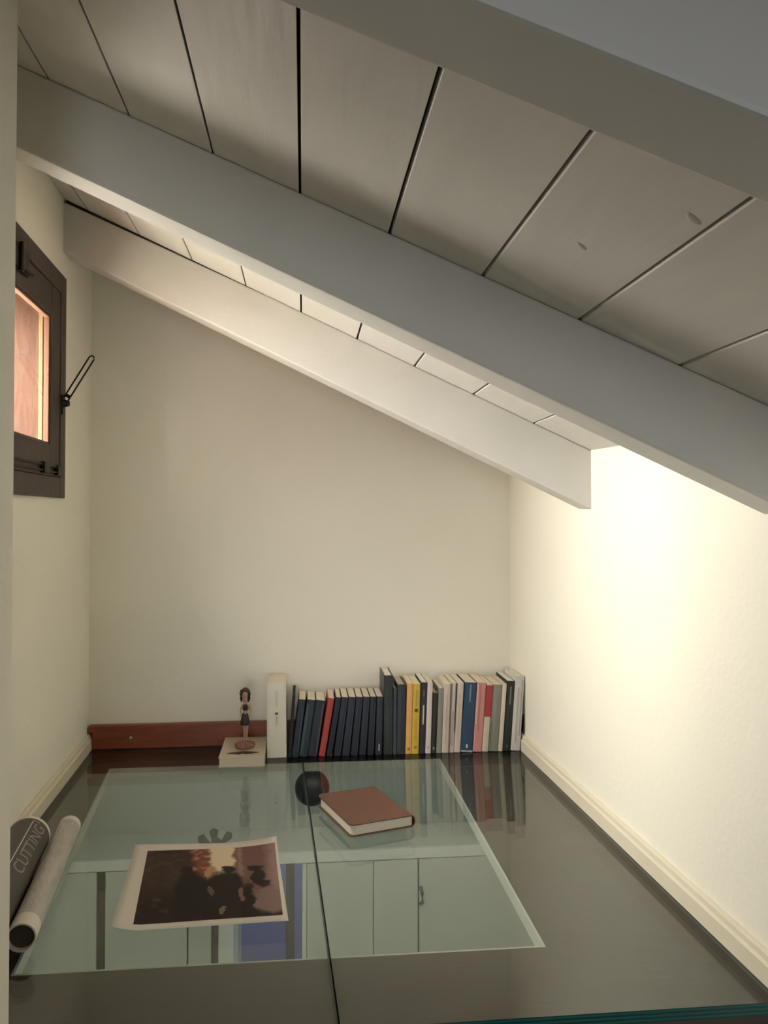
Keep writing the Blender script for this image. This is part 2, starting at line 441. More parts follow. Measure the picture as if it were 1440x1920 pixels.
# timber lining of the reveal
rv = []
rv.append(MB().box(DEP, -0.0105, hy1 - 0.012, hy1, hz0, hz1))
rv.append(MB().box(DEP, -0.0105, hy0, hy0 + 0.012, hz0, hz1))
rv.append(MB().box(DEP, -0.0105, hy0 + 0.012, hy1 - 0.012, hz0, hz0 + 0.012))
rv.append(MB().box(DEP, -0.0105, hy0 + 0.012, hy1 - 0.012, hz1 - 0.012, hz1))
for b in rv: b.build('reveal_board', ORANGEWOOD, win)
MB().box(-0.036, -0.028, hy1 - 0.020, hy1 - 0.0125, hz0 + 0.0125, hz1 - 0.0125).build('painted_sun_line', SUNLINE, win, bevel=0.001)  # pale strip painting in a sunlit line on the far reveal
blocker = empty('light_blocker', (DEP - 0.018, hy0 - 0.01, 0), math.radians(-20)); blocker.parent = win  # unseen boards added outside to keep daylight off the far rafter
for k in range(5):
    MB().box(-0.10 * (k + 1) + 0.001, -0.10 * k - 0.001, -0.012, 0.012, hz0 - 0.06, hz1 + 0.06).build('blocker_board', ORANGEWOOD, blocker, bevel=0.002)
for z_ in (hz0 + 0.02, hz1 - 0.02):
    MB().box(-0.49, -0.01, 0.012, 0.03, z_ - 0.03, z_ + 0.03).build('blocker_ledge', ORANGEWOOD, blocker, bevel=0.002)
# lever handle: rosette, boss and a long slotted loop reaching into the room
hx = empty('lever_handle', (0.008, 1.902, 0.872)); hx.parent = win
ro = MB().lathe([(0.010, 0), (0.011, 0.003), (0.009, 0.006), (0.006, 0.016)], seg=18).build('rosette', IRON, hx, smooth=True)
ro.scale = (1, 1, 1); ro.rotation_euler = (0, math.radians(90), 0)
MB().box(-0.001, 0.004, -0.009, 0.009, -0.026, 0.018).build('back_plate', IRON, hx, bevel=0.002)
tip = Vector((0.066, 0.0, 0.108)); n_ = Vector((tip.z, 0, -tip.x)).normalized() * 0.0058
st = Vector((0.006, 0, 0.006))
loop = [st - n_, tip * 0.97 - n_, tip * 1.0 - n_ * 0.6, tip * 1.012, tip * 1.0 + n_ * 0.6, tip * 0.97 + n_, st + n_, st * 0.2 + n_ * 0.7, st * 0.0 - n_ * 0.6, st - n_]
MB().tube(loop, 0.0019, 8, cap=False).build('slotted_lever', IRON, hx, smooth=True)
MB().tube([st + tip * 0.10 - n_, st + tip * 0.10 + n_], 0.004, 8).build('lever_bridge', IRON, hx, smooth=True)
# casement stay on the bottom rail and hinge block at the top
stay = empty('casement_stay', (0.008, 0, 0)); stay.parent = win
zs = 0.718
for dz in (-0.006, 0.006):
    MB().tube([(0.003, 1.40, zs + dz), (0.003, 1.868, zs + dz)], 0.0022, 8).build('stay_rod', IRON, stay, smooth=True)
MB().box(-0.001, 0.008, 1.735, 1.775, zs - 0.012, zs + 0.012).build('stay_clamp', IRON, stay, bevel=0.002)
MB().box(-0.001, 0.008, 1.842, 1.872, zs - 0.012, zs + 0.010).build('stay_end', IRON, stay, bevel=0.002)
hg = empty('upper_latch', (0.008, 0, 0)); hg.parent = win
MB().box(-0.001, 0.006, 1.52, 1.625, 1.078, 1.125).build('latch_plate', IRON, hg, bevel=0.002)
MB().tube([(0.008, 1.565, 1.075), (0.010, 1.565, 1.128)], 0.006, 10).build('latch_knuckle', IRON, hg, smooth=True)
MB().tube([(0.008, 1.57, 1.085), (0.012, 1.625, 1.083)], 0.003, 8).build('latch_tongue', IRON, hg, smooth=True)

# ------------------------------------------------------------------ books
PAGES = mat('page_paper', (0.74, 0.66, 0.52), 0.8, (30, 0.5, (0.62, 0.54, 0.42)), 0.3, 300, stretch=(12, 0.2, 0.2))
PAGESWHITE = mat('white_page_paper', (0.80, 0.75, 0.66), 0.8, (30, 0.4, (0.70, 0.64, 0.54)), 0.3, 300, stretch=(12, 0.2, 0.2))
BY = 2.095
PREV = [None]
def book(pxl, pxr, ptop, ytop, col, label, lean=None, depth=0.118, hard=False, pages=None, marks=(), y=BY, z0=0.0005, rough=0.45, ybot=1414):
    """pxl, pxr: spine foot edges; ptop: spine top left edge; ytop: top row in the photograph."""
    a = aty(pxl, ybot, y).x; b = aty(pxr, ybot, y).x
    zt = aty(pxl, ytop, y).z - z0
    th = math.atan2(aty(ptop, ytop, y).x - a, zt)          # lean to the right
    w = (b - a) * math.cos(th) - 0.0003; h = zt / math.cos(th)
    root = empty('book', (b if th >= 0 else a, y, z0))
    root.rotation_euler = (0, th, 0)
    ox = -w if th >= 0 else 0.0
    m = mat('cover_%02d' % len([k for k in MATS if k.startswith('cover_')]), col, rough, (25, 0.25, tuple(c * 0.75 for c in col)), 0.1, 200)
    t = 0.0022 if hard else 0.0009
    # cover: U-shaped section, slightly rounded spine
    br = min(0.002, w * 0.12)
    outer = [(0, depth), (0, br), (w * 0.12, 0.0005), (w * 0.5, 0.0), (w * 0.88, 0.0005), (w, br), (w, depth)]
    inner = [(w - t, depth), (w - t, t + br), (t, t + br), (t, depth)]
    n = len(outer); pts = outer + inner
    vs = [(ox + x, yy, 0.0) for x, yy in pts] + [(ox + x, yy, h) for x, yy in pts]; N = len(pts)
    fs = [(i, (i + 1) % N, N + (i + 1) % N, N + i) for i in range(N)]
    for s in (0, N):
        q = [(0, 1, 9, 10), (1, 2, 3, 9), (3, 4, 8, 9), (4, 5, 8), (5, 6, 7, 8)]
        fs += [tuple(i + s for i in f) for f in q]
    MB().add(vs, fs).build('cover', m, root)
    ins = 0.003 if hard else 0.0006
    MB().box(ox + t, ox + w - t, t + br, depth - ins, ins, h - ins).build('pages', pages or PAGES, root)
    for (u0, u1, v0, v1, c) in marks:
        mm = mat('print_%02d%02d%02d' % tuple(int(k * 99) for k in c), c, 0.5)
        MB().box(ox + w * u0, ox + w * u1, -0.0007, 0.0012, h * v0, h * v1).build('spine_print', mm, root)
    tag(root, label, 'book', 'books standing in a row at the back of the desk')
    return root
W_ = (0.72, 0.68, 0.58)
NAVY = (0.012, 0.018, 0.034)
book(501, 537.5, 500, 1281, (0.70, 0.665, 0.565), 'thick cream white book at the left end of the row, beside the figurine',
     depth=0.116, marks=((0.42, 0.58, 0.575, 0.605, (0.10, 0.08, 0.07)), (0.46, 0.54, 0.44, 0.55, (0.45, 0.41, 0.34)), (0.42, 0.58, 0.68, 0.90, (0.60, 0.56, 0.46))), ybot=1421)
book(540, 546, 548, 1303, (0.010, 0.012, 0.012), pages=GAP, label='thin black book leaning between the thick cream book and the dark blue books', ybot=1420)
book(546.3, 559.5, 560, 1313, (0.012, 0.020, 0.032), 'leaning dark blue paperback, first to the right of the thin black book', ybot=1420, depth=0.105,
     marks=((0.65, 0.9, 0.1, 0.85, (0.035, 0.045, 0.06)),))
book(560, 576, 575.5, 1314, (0.016, 0.026, 0.036), 'leaning dark blue paperback with a greenish grey line down the spine', ybot=1420, depth=0.105,
     marks=((0.08, 0.35, 0.05, 0.92, (0.05, 0.075, 0.08)),))
book(576.5, 594, 592, 1315, (0.013, 0.019, 0.030), 'leaning dark blue paperback just left of the red book', ybot=1419, depth=0.105,
     marks=((0.80, 0.95, 0.05, 0.95, (0.06, 0.06, 0.065)),))
book(597, 609, 615, 1311, (0.40, 0.050, 0.042), 'slim red book leaning among the dark blue books', ybot=1419, depth=0.110)
navy_l = ['dark blue paperback touching the right side of the slim red book', 'dark blue paperback, second to the right of the slim red book',
          'dark blue paperback, third to the right of the slim red book', 'dark blue paperback, fourth to the right of the slim red book',
          'dark blue paperback, third to the left of the tall dark green book', 'dark blue paperback, second to the left of the tall dark green book',
          'dark blue paperback with a small pale mark low on its spine, beside the tall book']
edges_b = [611.5, 625.5, 641, 657, 673, 688.5, 703.5, 718.5]
edges_t = [629.5, 640, 653.5, 667.5, 681, 694, 706, 719]
for i, lb in enumerate(navy_l):
    wob = (i * 7 % 5) * 0.003
    mk = ((0.80, 0.92, 0.1, 0.9, (0.03, 0.032, 0.045)),) if i < 6 else ((0.45, 0.62, 0.07, 0.19, (0.35, 0.35, 0.34)),)
    # each spine keeps its own thickness, so a leaning one fills less of the foot line
    wb = min(edges_b[i + 1] - edges_b[i], edges_t[i + 1] - edges_t[i]) - 0.2
    tl = edges_t[i]; bl = edges_b[i]
    book(bl, bl + wb, min(tl, bl + (edges_t[i] - edges_b[i])), 1309 - i * 0.4, (0.010 + wob, 0.013 + wob, 0.024 + wob * 1.6), lb, depth=0.110, marks=mk, ybot=1417)
book(719.2, 736.5, 719.6, 1267, (0.020, 0.026, 0.024), 'tallest book of the row, dark green hardcover', hard=True, depth=0.138 - 0.022, pages=PAGESWHITE,
     marks=((0.35, 0.5, 0.1, 0.6, (0.035, 0.042, 0.05)),))
book(737, 743, 738, 1291, (0.05, 0.058, 0.072), 'thin grey blue booklet between two dark hardcovers', depth=0.10, pages=PAGESWHITE)
book(743.4, 759.5, 745, 1284, (0.022, 0.028, 0.036), 'dark grey blue hardcover left of the orange book', hard=True, depth=0.115, pages=PAGESWHITE,
     marks=((0.1, 0.45, 0.04, 0.94, (0.04, 0.046, 0.055)),))
book(760, 771, 763.6, 1282, (0.74, 0.40, 0.13), 'orange paperback left of the yellow book', marks=((0.3, 0.75, 0.05, 0.09, (0.35, 0.16, 0.04)),))
book(771.4, 785, 775, 1283, (0.62, 0.43, 0.045), 'yellow paperback with a dark round emblem on the spine', depth=0.112,
     marks=((0.28, 0.72, 0.60, 0.645, (0.10, 0.06, 0.02)), (0.38, 0.62, 0.68, 0.92, (0.42, 0.30, 0.05)), (0.3, 0.7, 0.07, 0.11, (0.30, 0.20, 0.03)), (0.38, 0.6, 0.2, 0.5, (0.48, 0.33, 0.05))))
book(786, 797, 790, 1280, (0.022, 0.016, 0.030), 'dark purple book with white lettering on the spine', depth=0.124, pages=PAGESWHITE,
     marks=((0.38, 0.62, 0.41, 0.68, (0.55, 0.52, 0.50)), (0.4, 0.6, 0.80, 0.90, (0.12, 0.11, 0.12))))
book(797.4, 807.5, 801.6, 1281, (0.66, 0.58, 0.54), 'slim white book between the dark purple and the short black book', depth=0.12, marks=((0.3, 0.7, 0.07, 0.10, (0.40, 0.36, 0.33)),))
book(808, 817.5, 812.6, 1300, (0.014, 0.009, 0.008), 'short black book, the lowest of the right half of the row', depth=0.105, marks=((0.35, 0.65, 0.06, 0.10, (0.30, 0.28, 0.26)),))
book(818, 827.5, 822.6, 1291, (0.24, 0.25, 0.22), 'slim grey green book right of the short black book', depth=0.115)
book(828, 841, 832.6, 1283, (0.60, 0.51, 0.43), 'beige paperback left of the dark-edged cream book', depth=0.118, marks=((0.42, 0.58, 0.15, 0.85, (0.48, 0.40, 0.33)),))
book(841.5, 850.5, 847, 1281, (0.64, 0.55, 0.47), 'narrow cream book outlined with dark lines along the spine', depth=0.12,
     marks=((0.02, 0.14, 0.0, 0.995, (0.10, 0.07, 0.06)), (0.86, 0.98, 0.3, 0.995, (0.10, 0.07, 0.06)), (0.35, 0.65, 0.1, 0.6, (0.42, 0.34, 0.28))))
book(851, 863, 858, 1281, (0.63, 0.54, 0.46), 'cream paperback touching the left side of the blue book', depth=0.12, marks=((0.3, 0.5, 0.15, 0.85, (0.55, 0.46, 0.39)),))
book(863.6, 886, 872, 1281, (0.018, 0.055, 0.115), 'thick blue book in the right half of the row', depth=0.12,
     marks=((0.44, 0.54, 0.72, 0.97, (0.20, 0.26, 0.33)), (0.40, 0.56, 0.06, 0.11, (0.50, 0.52, 0.50)), (0.02, 0.98, 0.0, 0.022, (0.35, 0.42, 0.40))))
book(886.5, 903.5, 895, 1281, (0.60, 0.27, 0.25), 'pink book touching the right side of the blue book', depth=0.12,
     marks=((0.35, 0.5, 0.3, 0.98, (0.48, 0.17, 0.16)), (0.05, 0.2, 0.4, 0.98, (0.68, 0.45, 0.42))))
book(904, 915.5, 912.5, 1284, (0.62, 0.53, 0.42), 'cream book with a red upper spine', depth=0.115,
     marks=((0.0, 1.0, 0.52, 0.985, (0.36, 0.030, 0.028)),))
book(916, 933.5, 924.5, 1285, (0.25, 0.24, 0.195), 'olive grey book between the red-topped and the white book', depth=0.12,
     marks=((0.05, 0.14, 0.02, 0.45, (0.12, 0.16, 0.07)), (0.55, 0.7, 0.3, 0.9, (0.21, 0.20, 0.17))))
book(934, 942, 942.5, 1283, (0.66, 0.58, 0.47), 'slim cream book left of the black book near the wall', depth=0.118)
book(942.5, 957, 951.5, 1278, (0.010, 0.011, 0.009), 'black book with faint grey lettering near the right wall', depth=0.125, pages=PAGESWHITE,
     marks=((0.42, 0.6, 0.66, 0.92, (0.16, 0.17, 0.15)), (0.4, 0.6, 0.05, 0.09, (0.10, 0.10, 0.09))))
book(957.5, 975, 966.5, 1269, (0.60, 0.575, 0.53), 'pale grey book with worn spine, last thick one before the right wall', depth=0.115, hard=True, pages=PAGESWHITE,
     marks=((0.35, 0.5, 0.1, 0.85, (0.42, 0.38, 0.37)), (0.75, 0.85, 0.2, 0.95, (0.36, 0.31, 0.29))))
book(980.5, 985.5, 987.5, 1275, (0.060, 0.034, 0.026), 'thin dark brown booklet squeezed against the right wall', depth=0.10, y=2.105, z0=0.0425, ybot=1383)

# flat book carrying the figurine
fb = empty('book', (-0.148, 2.028, 0.0005)); tag(fb, 'cream book lying flat under the figurine', 'book')
FBM = mat('flat_book_cover', (0.66, 0.59, 0.46), 0.5, (14, 0.4, (0.58, 0.50, 0.38)))
MB().box(-0.057, 0.055, 0.0, 0.183, 0.0220, 0.0245).build('top_cover', FBM, fb, bevel=0.0008)
MB().box(-0.057, 0.055, 0.0, 0.183, 0.0, 0.0022).build('bottom_cover', FBM, fb, bevel=0.0008)
MB().box(-0.055, 0.053, 0.002, 0.181, 0.0022, 0.0220).build('pages', mat('flat_book_pages', (0.70, 0.62, 0.49), 0.8, (60, 0.5, (0.60, 0.52, 0.40)), 0.4, 300, stretch=(0.2, 0.2, 12)), fb)
# dark bow-shaped print on its cover
bowp = []
for i in range(25):
    u = -1 + 2 * i / 24; bowp.append((u * 0.040, 0.0016 + 0.015 * (1 - abs(u)) ** 0.8))
poly = bowp + [(x, 0.0 - 0.0130 * (1 - abs(x) / 0.040) ** 0.9 * (0.4 if abs(x) < 0.006 else 1)) for x, _ in reversed(bowp[1:-1])]
MB().extrude(poly, lambda x, y: (x, 0.032 + y + x * 0.04, 0.0244), lambda x, y: (x, 0.032 + y + x * 0.04, 0.0252)).build('dark_leaf_print', mat('dark_print', (0.035, 0.022, 0.010), 0.5), fb)

# ------------------------------------------------------------------ figurine
fig = empty('figurine', (-0.1467, 2.1085, 0.0252))
tag(fig, 'small painted figurine of a standing girl with brown hair on a rosy base', 'figurine')
SKIN = mat('figurine_skin', (0.42, 0.26, 0.20), 0.45)
HAIR = mat('figurine_hair', (0.038, 0.022, 0.012), 0.45, (60, 0.6, (0.08, 0.047, 0.025)), 0.4, 120, stretch=(3, 3, 0.6))
DRESS = mat('figurine_dress', (0.022, 0.012, 0.009), 0.45)
PINK = mat('figurine_base', (0.34, 0.15, 0.12), 0.5, (60, 0.7, (0.20, 0.10, 0.05)), 0.5, 120)
bs_ = MB().lathe([(0.004, 0), (0.021, 0.0), (0.024, 0.004), (0.022, 0.010), (0.015, 0.015), (0.006, 0.017), (0.001, 0.0175)], seg=24).build('base', PINK, fig, smooth=True)
for k in range(9):
    a = 2 * math.pi * k / 9 + 0.3
    MB().ball((0.019 * math.cos(a), 0.019 * math.sin(a), 0.008), 0.0075, 0.0075, 0.006, 10, 6).build('petal', PINK, bs_, smooth=True)
# body: one skinned surface
def skin_body(name, verts, edges, radii, root, m, parent):
    me = bpy.data.meshes.new(name); me.from_pydata(verts, edges, [])
    o = bpy.data.objects.new(name, me); COL.objects.link(o)
    md = o.modifiers.new('skin', 'SKIN'); md.use_smooth_shade = True
    for i, r in enumerate(radii):
        me.skin_vertices[0].data[i].radius = (r, r)
    me.skin_vertices[0].data[root].use_root = True
    sb = o.modifiers.new('sub', 'SUBSURF'); sb.levels = 2; sb.render_levels = 2
    me.materials.append(m); o.parent = parent
    return o
Z0 = 0.016
bv = [(0, 0, 0.078), (0.0015, 0, 0.092), (0.002, 0, 0.104), (0.002, 0, 0.113), (0.001, -0.001, 0.121), (0.000, -0.002, 0.134), (0.000, -0.002, 0.146),   # pelvis..head top
      (0.0045, 0, 0.070), (0.0050, -0.001, 0.048), (0.0035, 0.001, 0.024), (0.0035, -0.005, 0.0185),     # right leg
      (-0.0035, 0, 0.070), (-0.0010, 0.002, 0.048), (-0.0015, 0.002, 0.024), (-0.0020, -0.004, 0.0185),  # left leg
      (0.0105, 0, 0.107), (0.0140, -0.001, 0.094), (0.0120, -0.005, 0.083), (0.0105, -0.0065, 0.077),
      (-0.0070, 0, 0.107), (-0.0110, -0.001, 0.094), (-0.0100, -0.006, 0.084), (-0.0080, -0.0085, 0.079)]
be = [(0, 1), (1, 2), (2, 3), (3, 4), (4, 5), (5, 6), (0, 7), (7, 8), (8, 9), (9, 10), (0, 11), (11, 12), (12, 13), (13, 14),
      (2, 15), (15, 16), (16, 17), (17, 18), (2, 19), (19, 20), (20, 21), (21, 22)]
br_ = [0.0068, 0.0054, 0.0068, 0.0032, 0.0062, 0.0082, 0.0058, 0.0052, 0.0040, 0.0026, 0.0024, 0.0052, 0.0040, 0.0026, 0.0024,
       0.0030, 0.0022, 0.0018, 0.0020, 0.0030, 0.0022, 0.0018, 0.0020]
skin_body('body', bv, be, br_, 0, SKIN, fig)
MB().lathe([(0.0064, 0.095), (0.0075, 0.099), (0.0078, 0.104), (0.0055, 0.110), (0.0040, 0.111)], (0.0015, 0, 0), 20, 1.05, 0.85).build('top', DRESS, fig, smooth=True)
MB().lathe([(0.0112, 0.058), (0.0120, 0.061), (0.0102, 0.073), (0.0080, 0.085), (0.0072, 0.087)], (0.0005, 0, 0), 22, 1, 0.85).build('skirt', DRESS, fig, smooth=True)
hr = MB()
hr.ball((0.0008, 0.0015, 0.1405), 0.0112, 0.0108, 0.0120, 18, 12)
hr.build('hair', HAIR, fig, smooth=True)
for sx_ in (-1, 1):
    MB().tube([(sx_ * 0.0085, 0.002, 0.147), (sx_ * 0.0102, 0.002, 0.136), (sx_ * 0.0098, 0.003, 0.124), (sx_ * 0.0085, 0.003, 0.115)], [0.003, 0.0042, 0.004, 0.0015], 10).build('hair_lock', HAIR, fig, smooth=True)
MB().tube([(0.001, 0.007, 0.146), (0.001, 0.0095, 0.132), (0.001, 0.009, 0.118), (0.001, 0.008, 0.110)], [0.006, 0.008, 0.007, 0.003], 12).build('hair_lock', HAIR, fig, smooth=True)
face = MB().ball((0.0005, -0.0045, 0.1365), 0.0072, 0.0068, 0.0082, 16, 10).build('face', SKIN, fig, smooth=True)
for sx_ in (-1, 1):
    MB().ball((0.0005 + sx_ * 0.0029, -0.0106, 0.1368), 0.0012, 0.0006, 0.0010, 8, 6).build('eye', DRESS, face)
MB().ball((0.0005, -0.0114, 0.1345), 0.0008, 0.0010, 0.0010, 8, 6).build('nose', SKIN, face)
MB().ball((0.0005, -0.0104, 0.1318), 0.0016, 0.0005, 0.0004, 8, 6).build('mouth', mat('figurine_lip', (0.3, 0.08, 0.07), 0.5), face)

# ------------------------------------------------------------------ brown notebook
nb = empty('notebook', (0.0914, 1.5657, 0.0006), math.radians(18.5))
tag(nb, 'brown leather notebook with rounded corners lying on the glass', 'notebook')
LEATHER = mat('brown_leather', (0.135, 0.058, 0.034), 0.5, (40, 0.5, (0.10, 0.042, 0.025)), 0.3, 260)
NW, NL, NT = 0.134, 0.190, 0.0235
def rounded(x0, x1, y0, y1, r, left_only=True):
    p = []
    def arc(cx, cy, a0, a1):
        for k in range(7):
            a = math.radians(a0 + (a1 - a0) * k / 6); p.append((cx + r * math.cos(a), cy + r * math.sin(a)))
    arc(x0 + r, y0 + r, 180, 270); p.append((x1, y0)); p.append((x1, y1)); arc(x0 + r, y1 - r, 90, 180)
    return p
pl = rounded(0, NW - 0.004, 0, NL, 0.012)
def slab(poly, z0, z1): return MB().extrude(poly, lambda x, y: (x, y, z0), lambda x, y: (x, y, z1))
cv = slab(pl, NT - 0.0022, NT).build('front_cover', LEATHER, nb, bevel=0.0006)
slab(pl, 0, 0.0022).build('back_cover', LEATHER, nb, bevel=0.0006)
sp_ = []
for k in range(13):
    a = -math.pi / 2 + math.pi * k / 12; sp_.append((NW - 0.004 + math.cos(a) * 0.009, NT / 2 + math.sin(a) * NT / 2))
for k in range(13):
    a = math.pi / 2 - math.pi * k / 12; sp_.append((NW - 0.004 + math.cos(a) * 0.0066, NT / 2 + math.sin(a) * (NT / 2 - 0.0022)))
spn = MB(); vs = [(x, 0, z) for x, z in sp_] + [(x, NL, z) for x, z in sp_]
fs = [(i, (i + 1) % 26, 26 + (i + 1) % 26, 26 + i) for i in range(26)]
for s in (0, 26): fs += [(s + i, s + i + 1, s + 24 - i, s + 25 - i) for i in range(12)]
spn.add(vs, fs).build('spine', LEATHER, nb, smooth=True)
pg = rounded(0.004, NW - 0.001, 0.004, NL - 0.004, 0.010)
NBP = mat('notebook_pages', (0.78, 0.72, 0.60), 0.75, (60, 0.4, (0.70, 0.63, 0.51)), 0.4, 400, stretch=(0.2, 0.2, 10))
slab(pg, 0.0023, NT - 0.0023).build('pages', NBP, nb)

# ------------------------------------------------------------------ photograph print
def print_mat():
    m = bpy.data.materials.new('sepia_photo_print'); m.use_nodes = True
    nt = m.node_tree; b = nt.nodes['Principled BSDF']; b.inputs['Roughness'].default_value = 0.5; b.inputs['Specular IOR Level'].default_value = 0.15
    uv = nt.nodes.new('ShaderNodeUVMap'); sep = nt.nodes.new('ShaderNodeSeparateXYZ')
    ns = nt.nodes.new('ShaderNodeTexNoise'); ns.inputs['Scale'].default_value = 11; ns.inputs['Detail'].default_value = 6
    nt.links.new(uv.outputs['UV'], ns.inputs['Vector'])
    # wobble the coordinates a little so that outlines are irregular
    wob = nt.nodes.new('ShaderNodeVectorMath'); wob.operation = 'MULTIPLY_ADD'
    nt.links.new(ns.outputs['Color'], wob.inputs[0]); wob.inputs[1].default_value = (0.11, 0.11, 0)
    nt.links.new(uv.outputs['UV'], wob.inputs[2]); nt.links.new(wob.outputs['Vector'], sep.inputs['Vector'])
    def math_(op, a, b_=None):
        n = nt.nodes.new('ShaderNodeMath'); n.operation = op
        for i, v in enumerate((a, b_)):
            if v is None: continue
            if isinstance(v, (int, float)): n.inputs[i].default_value = v
            else: nt.links.new(v, n.inputs[i])
        return n.outputs[0]
    U, V = sep.outputs['X'], sep.outputs['Y']
    cur = None
    def lay(mask, col):
        nonlocal cur
        x = nt.nodes.new('ShaderNodeMix'); x.data_type = 'RGBA'
        if mask is None: x.inputs['Factor'].default_value = 1
        else: nt.links.new(mask, x.inputs['Factor'])
        if cur is not None: nt.links.new(cur, x.inputs['A'])
        x.inputs['B'].default_value = (*col, 1); cur = x.outputs['Result']
    def smooth(v, a, b_):
        r = nt.nodes.new('ShaderNodeMapRange'); r.interpolation_type = 'SMOOTHSTEP'
        nt.links.new(v, r.inputs['Value']); r.inputs['From Min'].default_value = a; r.inputs['From Max'].default_value = b_
        return r.outputs['Result']
    def ell(u, v, a, b_, soft=0.35):
        du = math_('DIVIDE', math_('SUBTRACT', U, u + 0.055), a); dv = math_('DIVIDE', math_('SUBTRACT', V, v + 0.055), b_)
        d = math_('ADD', math_('MULTIPLY', du, du), math_('MULTIPLY', dv, dv))
        return smooth(d, 1 + soft, 1 - soft)
    def rect(u0, u1, v0, v1, s=0.02):
        o = 0.055
        return math_('MULTIPLY', math_('MULTIPLY', smooth(U, u0 + o - s, u0 + o + s), smooth(U, u1 + o + s, u1 + o - s)),
                     math_('MULTIPLY', smooth(V, v0 + o - s, v0 + o + s), smooth(V, v1 + o + s, v1 + o - s)))
    def noisy(mask, lo=0.4, hi=0.65): return math_('MULTIPLY', mask, smooth(ns.outputs['Fac'], lo, hi))
    lay(None, (0.022, 0.012, 0.009))
    lay(rect(-0.1, 0.42, 0.35, 1.1, 0.15), (0.042, 0.024, 0.016))
    lay(noisy(rect(-0.1, 0.4, 0.5, 1.1, 0.15)), (0.075, 0.043, 0.028))
    lay(rect(0.66, 1.1, 0.25, 1.1, 0.04), (0.20, 0.105, 0.090))
    lay(rect(0.93, 1.1, 0.15, 1.1, 0.05), (0.34, 0.22, 0.20))
    lay(rect(0.705, 0.735, 0.4, 1.1, 0.01), (0.33, 0.20, 0.16))
    lay(rect(0.36, 0.52, 0.50, 1.1, 0.04), (0.20, 0.065, 0.040))
    lay(noisy(rect(0.36, 0.52, 0.55, 1.1, 0.04), 0.5, 0.6), (0.48, 0.20, 0.14))
    lay(rect(0.495, 0.675, 0.58, 1.1, 0.02), (0.80, 0.66, 0.46))
    lay(ell(0.50, 0.62, 0.05, 0.10), (0.46, 0.28, 0.14))
    lay(ell(0.93, 0.20, 0.13, 0.16), (0.27, 0.17, 0.155))
    for e_ in ((0.34, 0.30, 0.10, 0.36), (0.33, 0.68, 0.05, 0.07), (0.42, 0.34, 0.09, 0.24), (0.60, 0.46, 0.125, 0.17), (0.66, 0.40, 0.085, 0.22), (0.635, 0.66, 0.055, 0.06),
               (0.54, 0.18, 0.10, 0.24), (0.85, 0.54, 0.055, 0.13), (0.83, 0.67, 0.065, 0.04), (0.88, 0.44, 0.05, 0.05), (0.77, 0.16, 0.05, 0.30)):
        lay(ell(*e_, 0.4), (0.016, 0.009, 0.007))
    lay(ell(0.72, 0.30, 0.025, 0.10), (0.20, 0.13, 0.11))
    lay(ell(0.59, 0.11, 0.020, 0.05), (0.22, 0.15, 0.13))
    lay(ell(0.50, 0.36, 0.022, 0.07), (0.15, 0.09, 0.08))
    lay(noisy(ell(0.13, 0.20, 0.16, 0.12), 0.5, 0.7), (0.075, 0.048, 0.034))
    nt.links.new(cur, b.inputs['Base Color'])
    return m
PZ = 0.0007
cTL, cTR, cBR, cBL = atz(253, 1585, 0.003), atz(518, 1568, 0.012), atz(541, 1726, PZ), atz(208, 1741, 0.006)
def paper(s, t, lift=0.0):
    p = (cBL * (1 - s) + cBR * s) * (1 - t) + (cTL * (1 - s) + cTR * s) * t
    z = PZ + 0.012 * max(0, s * t - 0.55) ** 2 / 0.2025 + 0.009 * max(0, (1 - s) - 0.82) ** 2 / 0.0324 * (1 - t) ** 2 + 0.004 * max(0, t - 0.85) / 0.15 * (1 - s)
    return (p.x, p.y, z + lift)
def sheet(name, fn, n, m, parent=None, uv=True):
    vs = [fn(i / n, j / n) for j in range(n + 1) for i in range(n + 1)]
    fs = [(j * (n + 1) + i, j * (n + 1) + i + 1, (j + 1) * (n + 1) + i + 1, (j + 1) * (n + 1) + i) for j in range(n) for i in range(n)]
    me = bpy.data.meshes.new(name); me.from_pydata(vs, [], fs); me.materials.append(m)
    ul = me.uv_layers.new(name='UVMap')
    for p in me.polygons:
        p.use_smooth = True
        for li in p.loop_indices:
            v = me.loops[li].vertex_index; ul.data[li].uv = ((v % (n + 1)) / n, (v // (n + 1)) / n)
    o = bpy.data.objects.new(name, me); COL.objects.link(o)
    if parent: o.parent = parent
    return o
PAPER = mat('print_paper', (0.74, 0.68, 0.61), 0.6, (6, 0.3, (0.70, 0.64, 0.57)))
pp = sheet('photo_print', lambda s, t: paper(s, t), 20, PAPER)
sd = pp.modifiers.new('thickness', 'SOLIDIFY'); sd.thickness = 0.0004; sd.offset = -1
tag(pp, 'printed dark sepia photograph with a white border lying on the glass', 'print')
ST = ((0.115, 0.052), (0.972, 0.062), (0.985, 0.930), (0.098, 0.915))
def pic(u, v):
    s = (ST[0][0] * (1 - u) + ST[1][0] * u) * (1 - v) + (ST[3][0] * (1 - u) + ST[2][0] * u) * v
    t = (ST[0][1] * (1 - u) + ST[1][1] * u) * (1 - v) + (ST[3][1] * (1 - u) + ST[2][1] * u) * v
    return paper(s, t, 0.0003)
sheet('picture', pic, 20, print_mat(), pp)

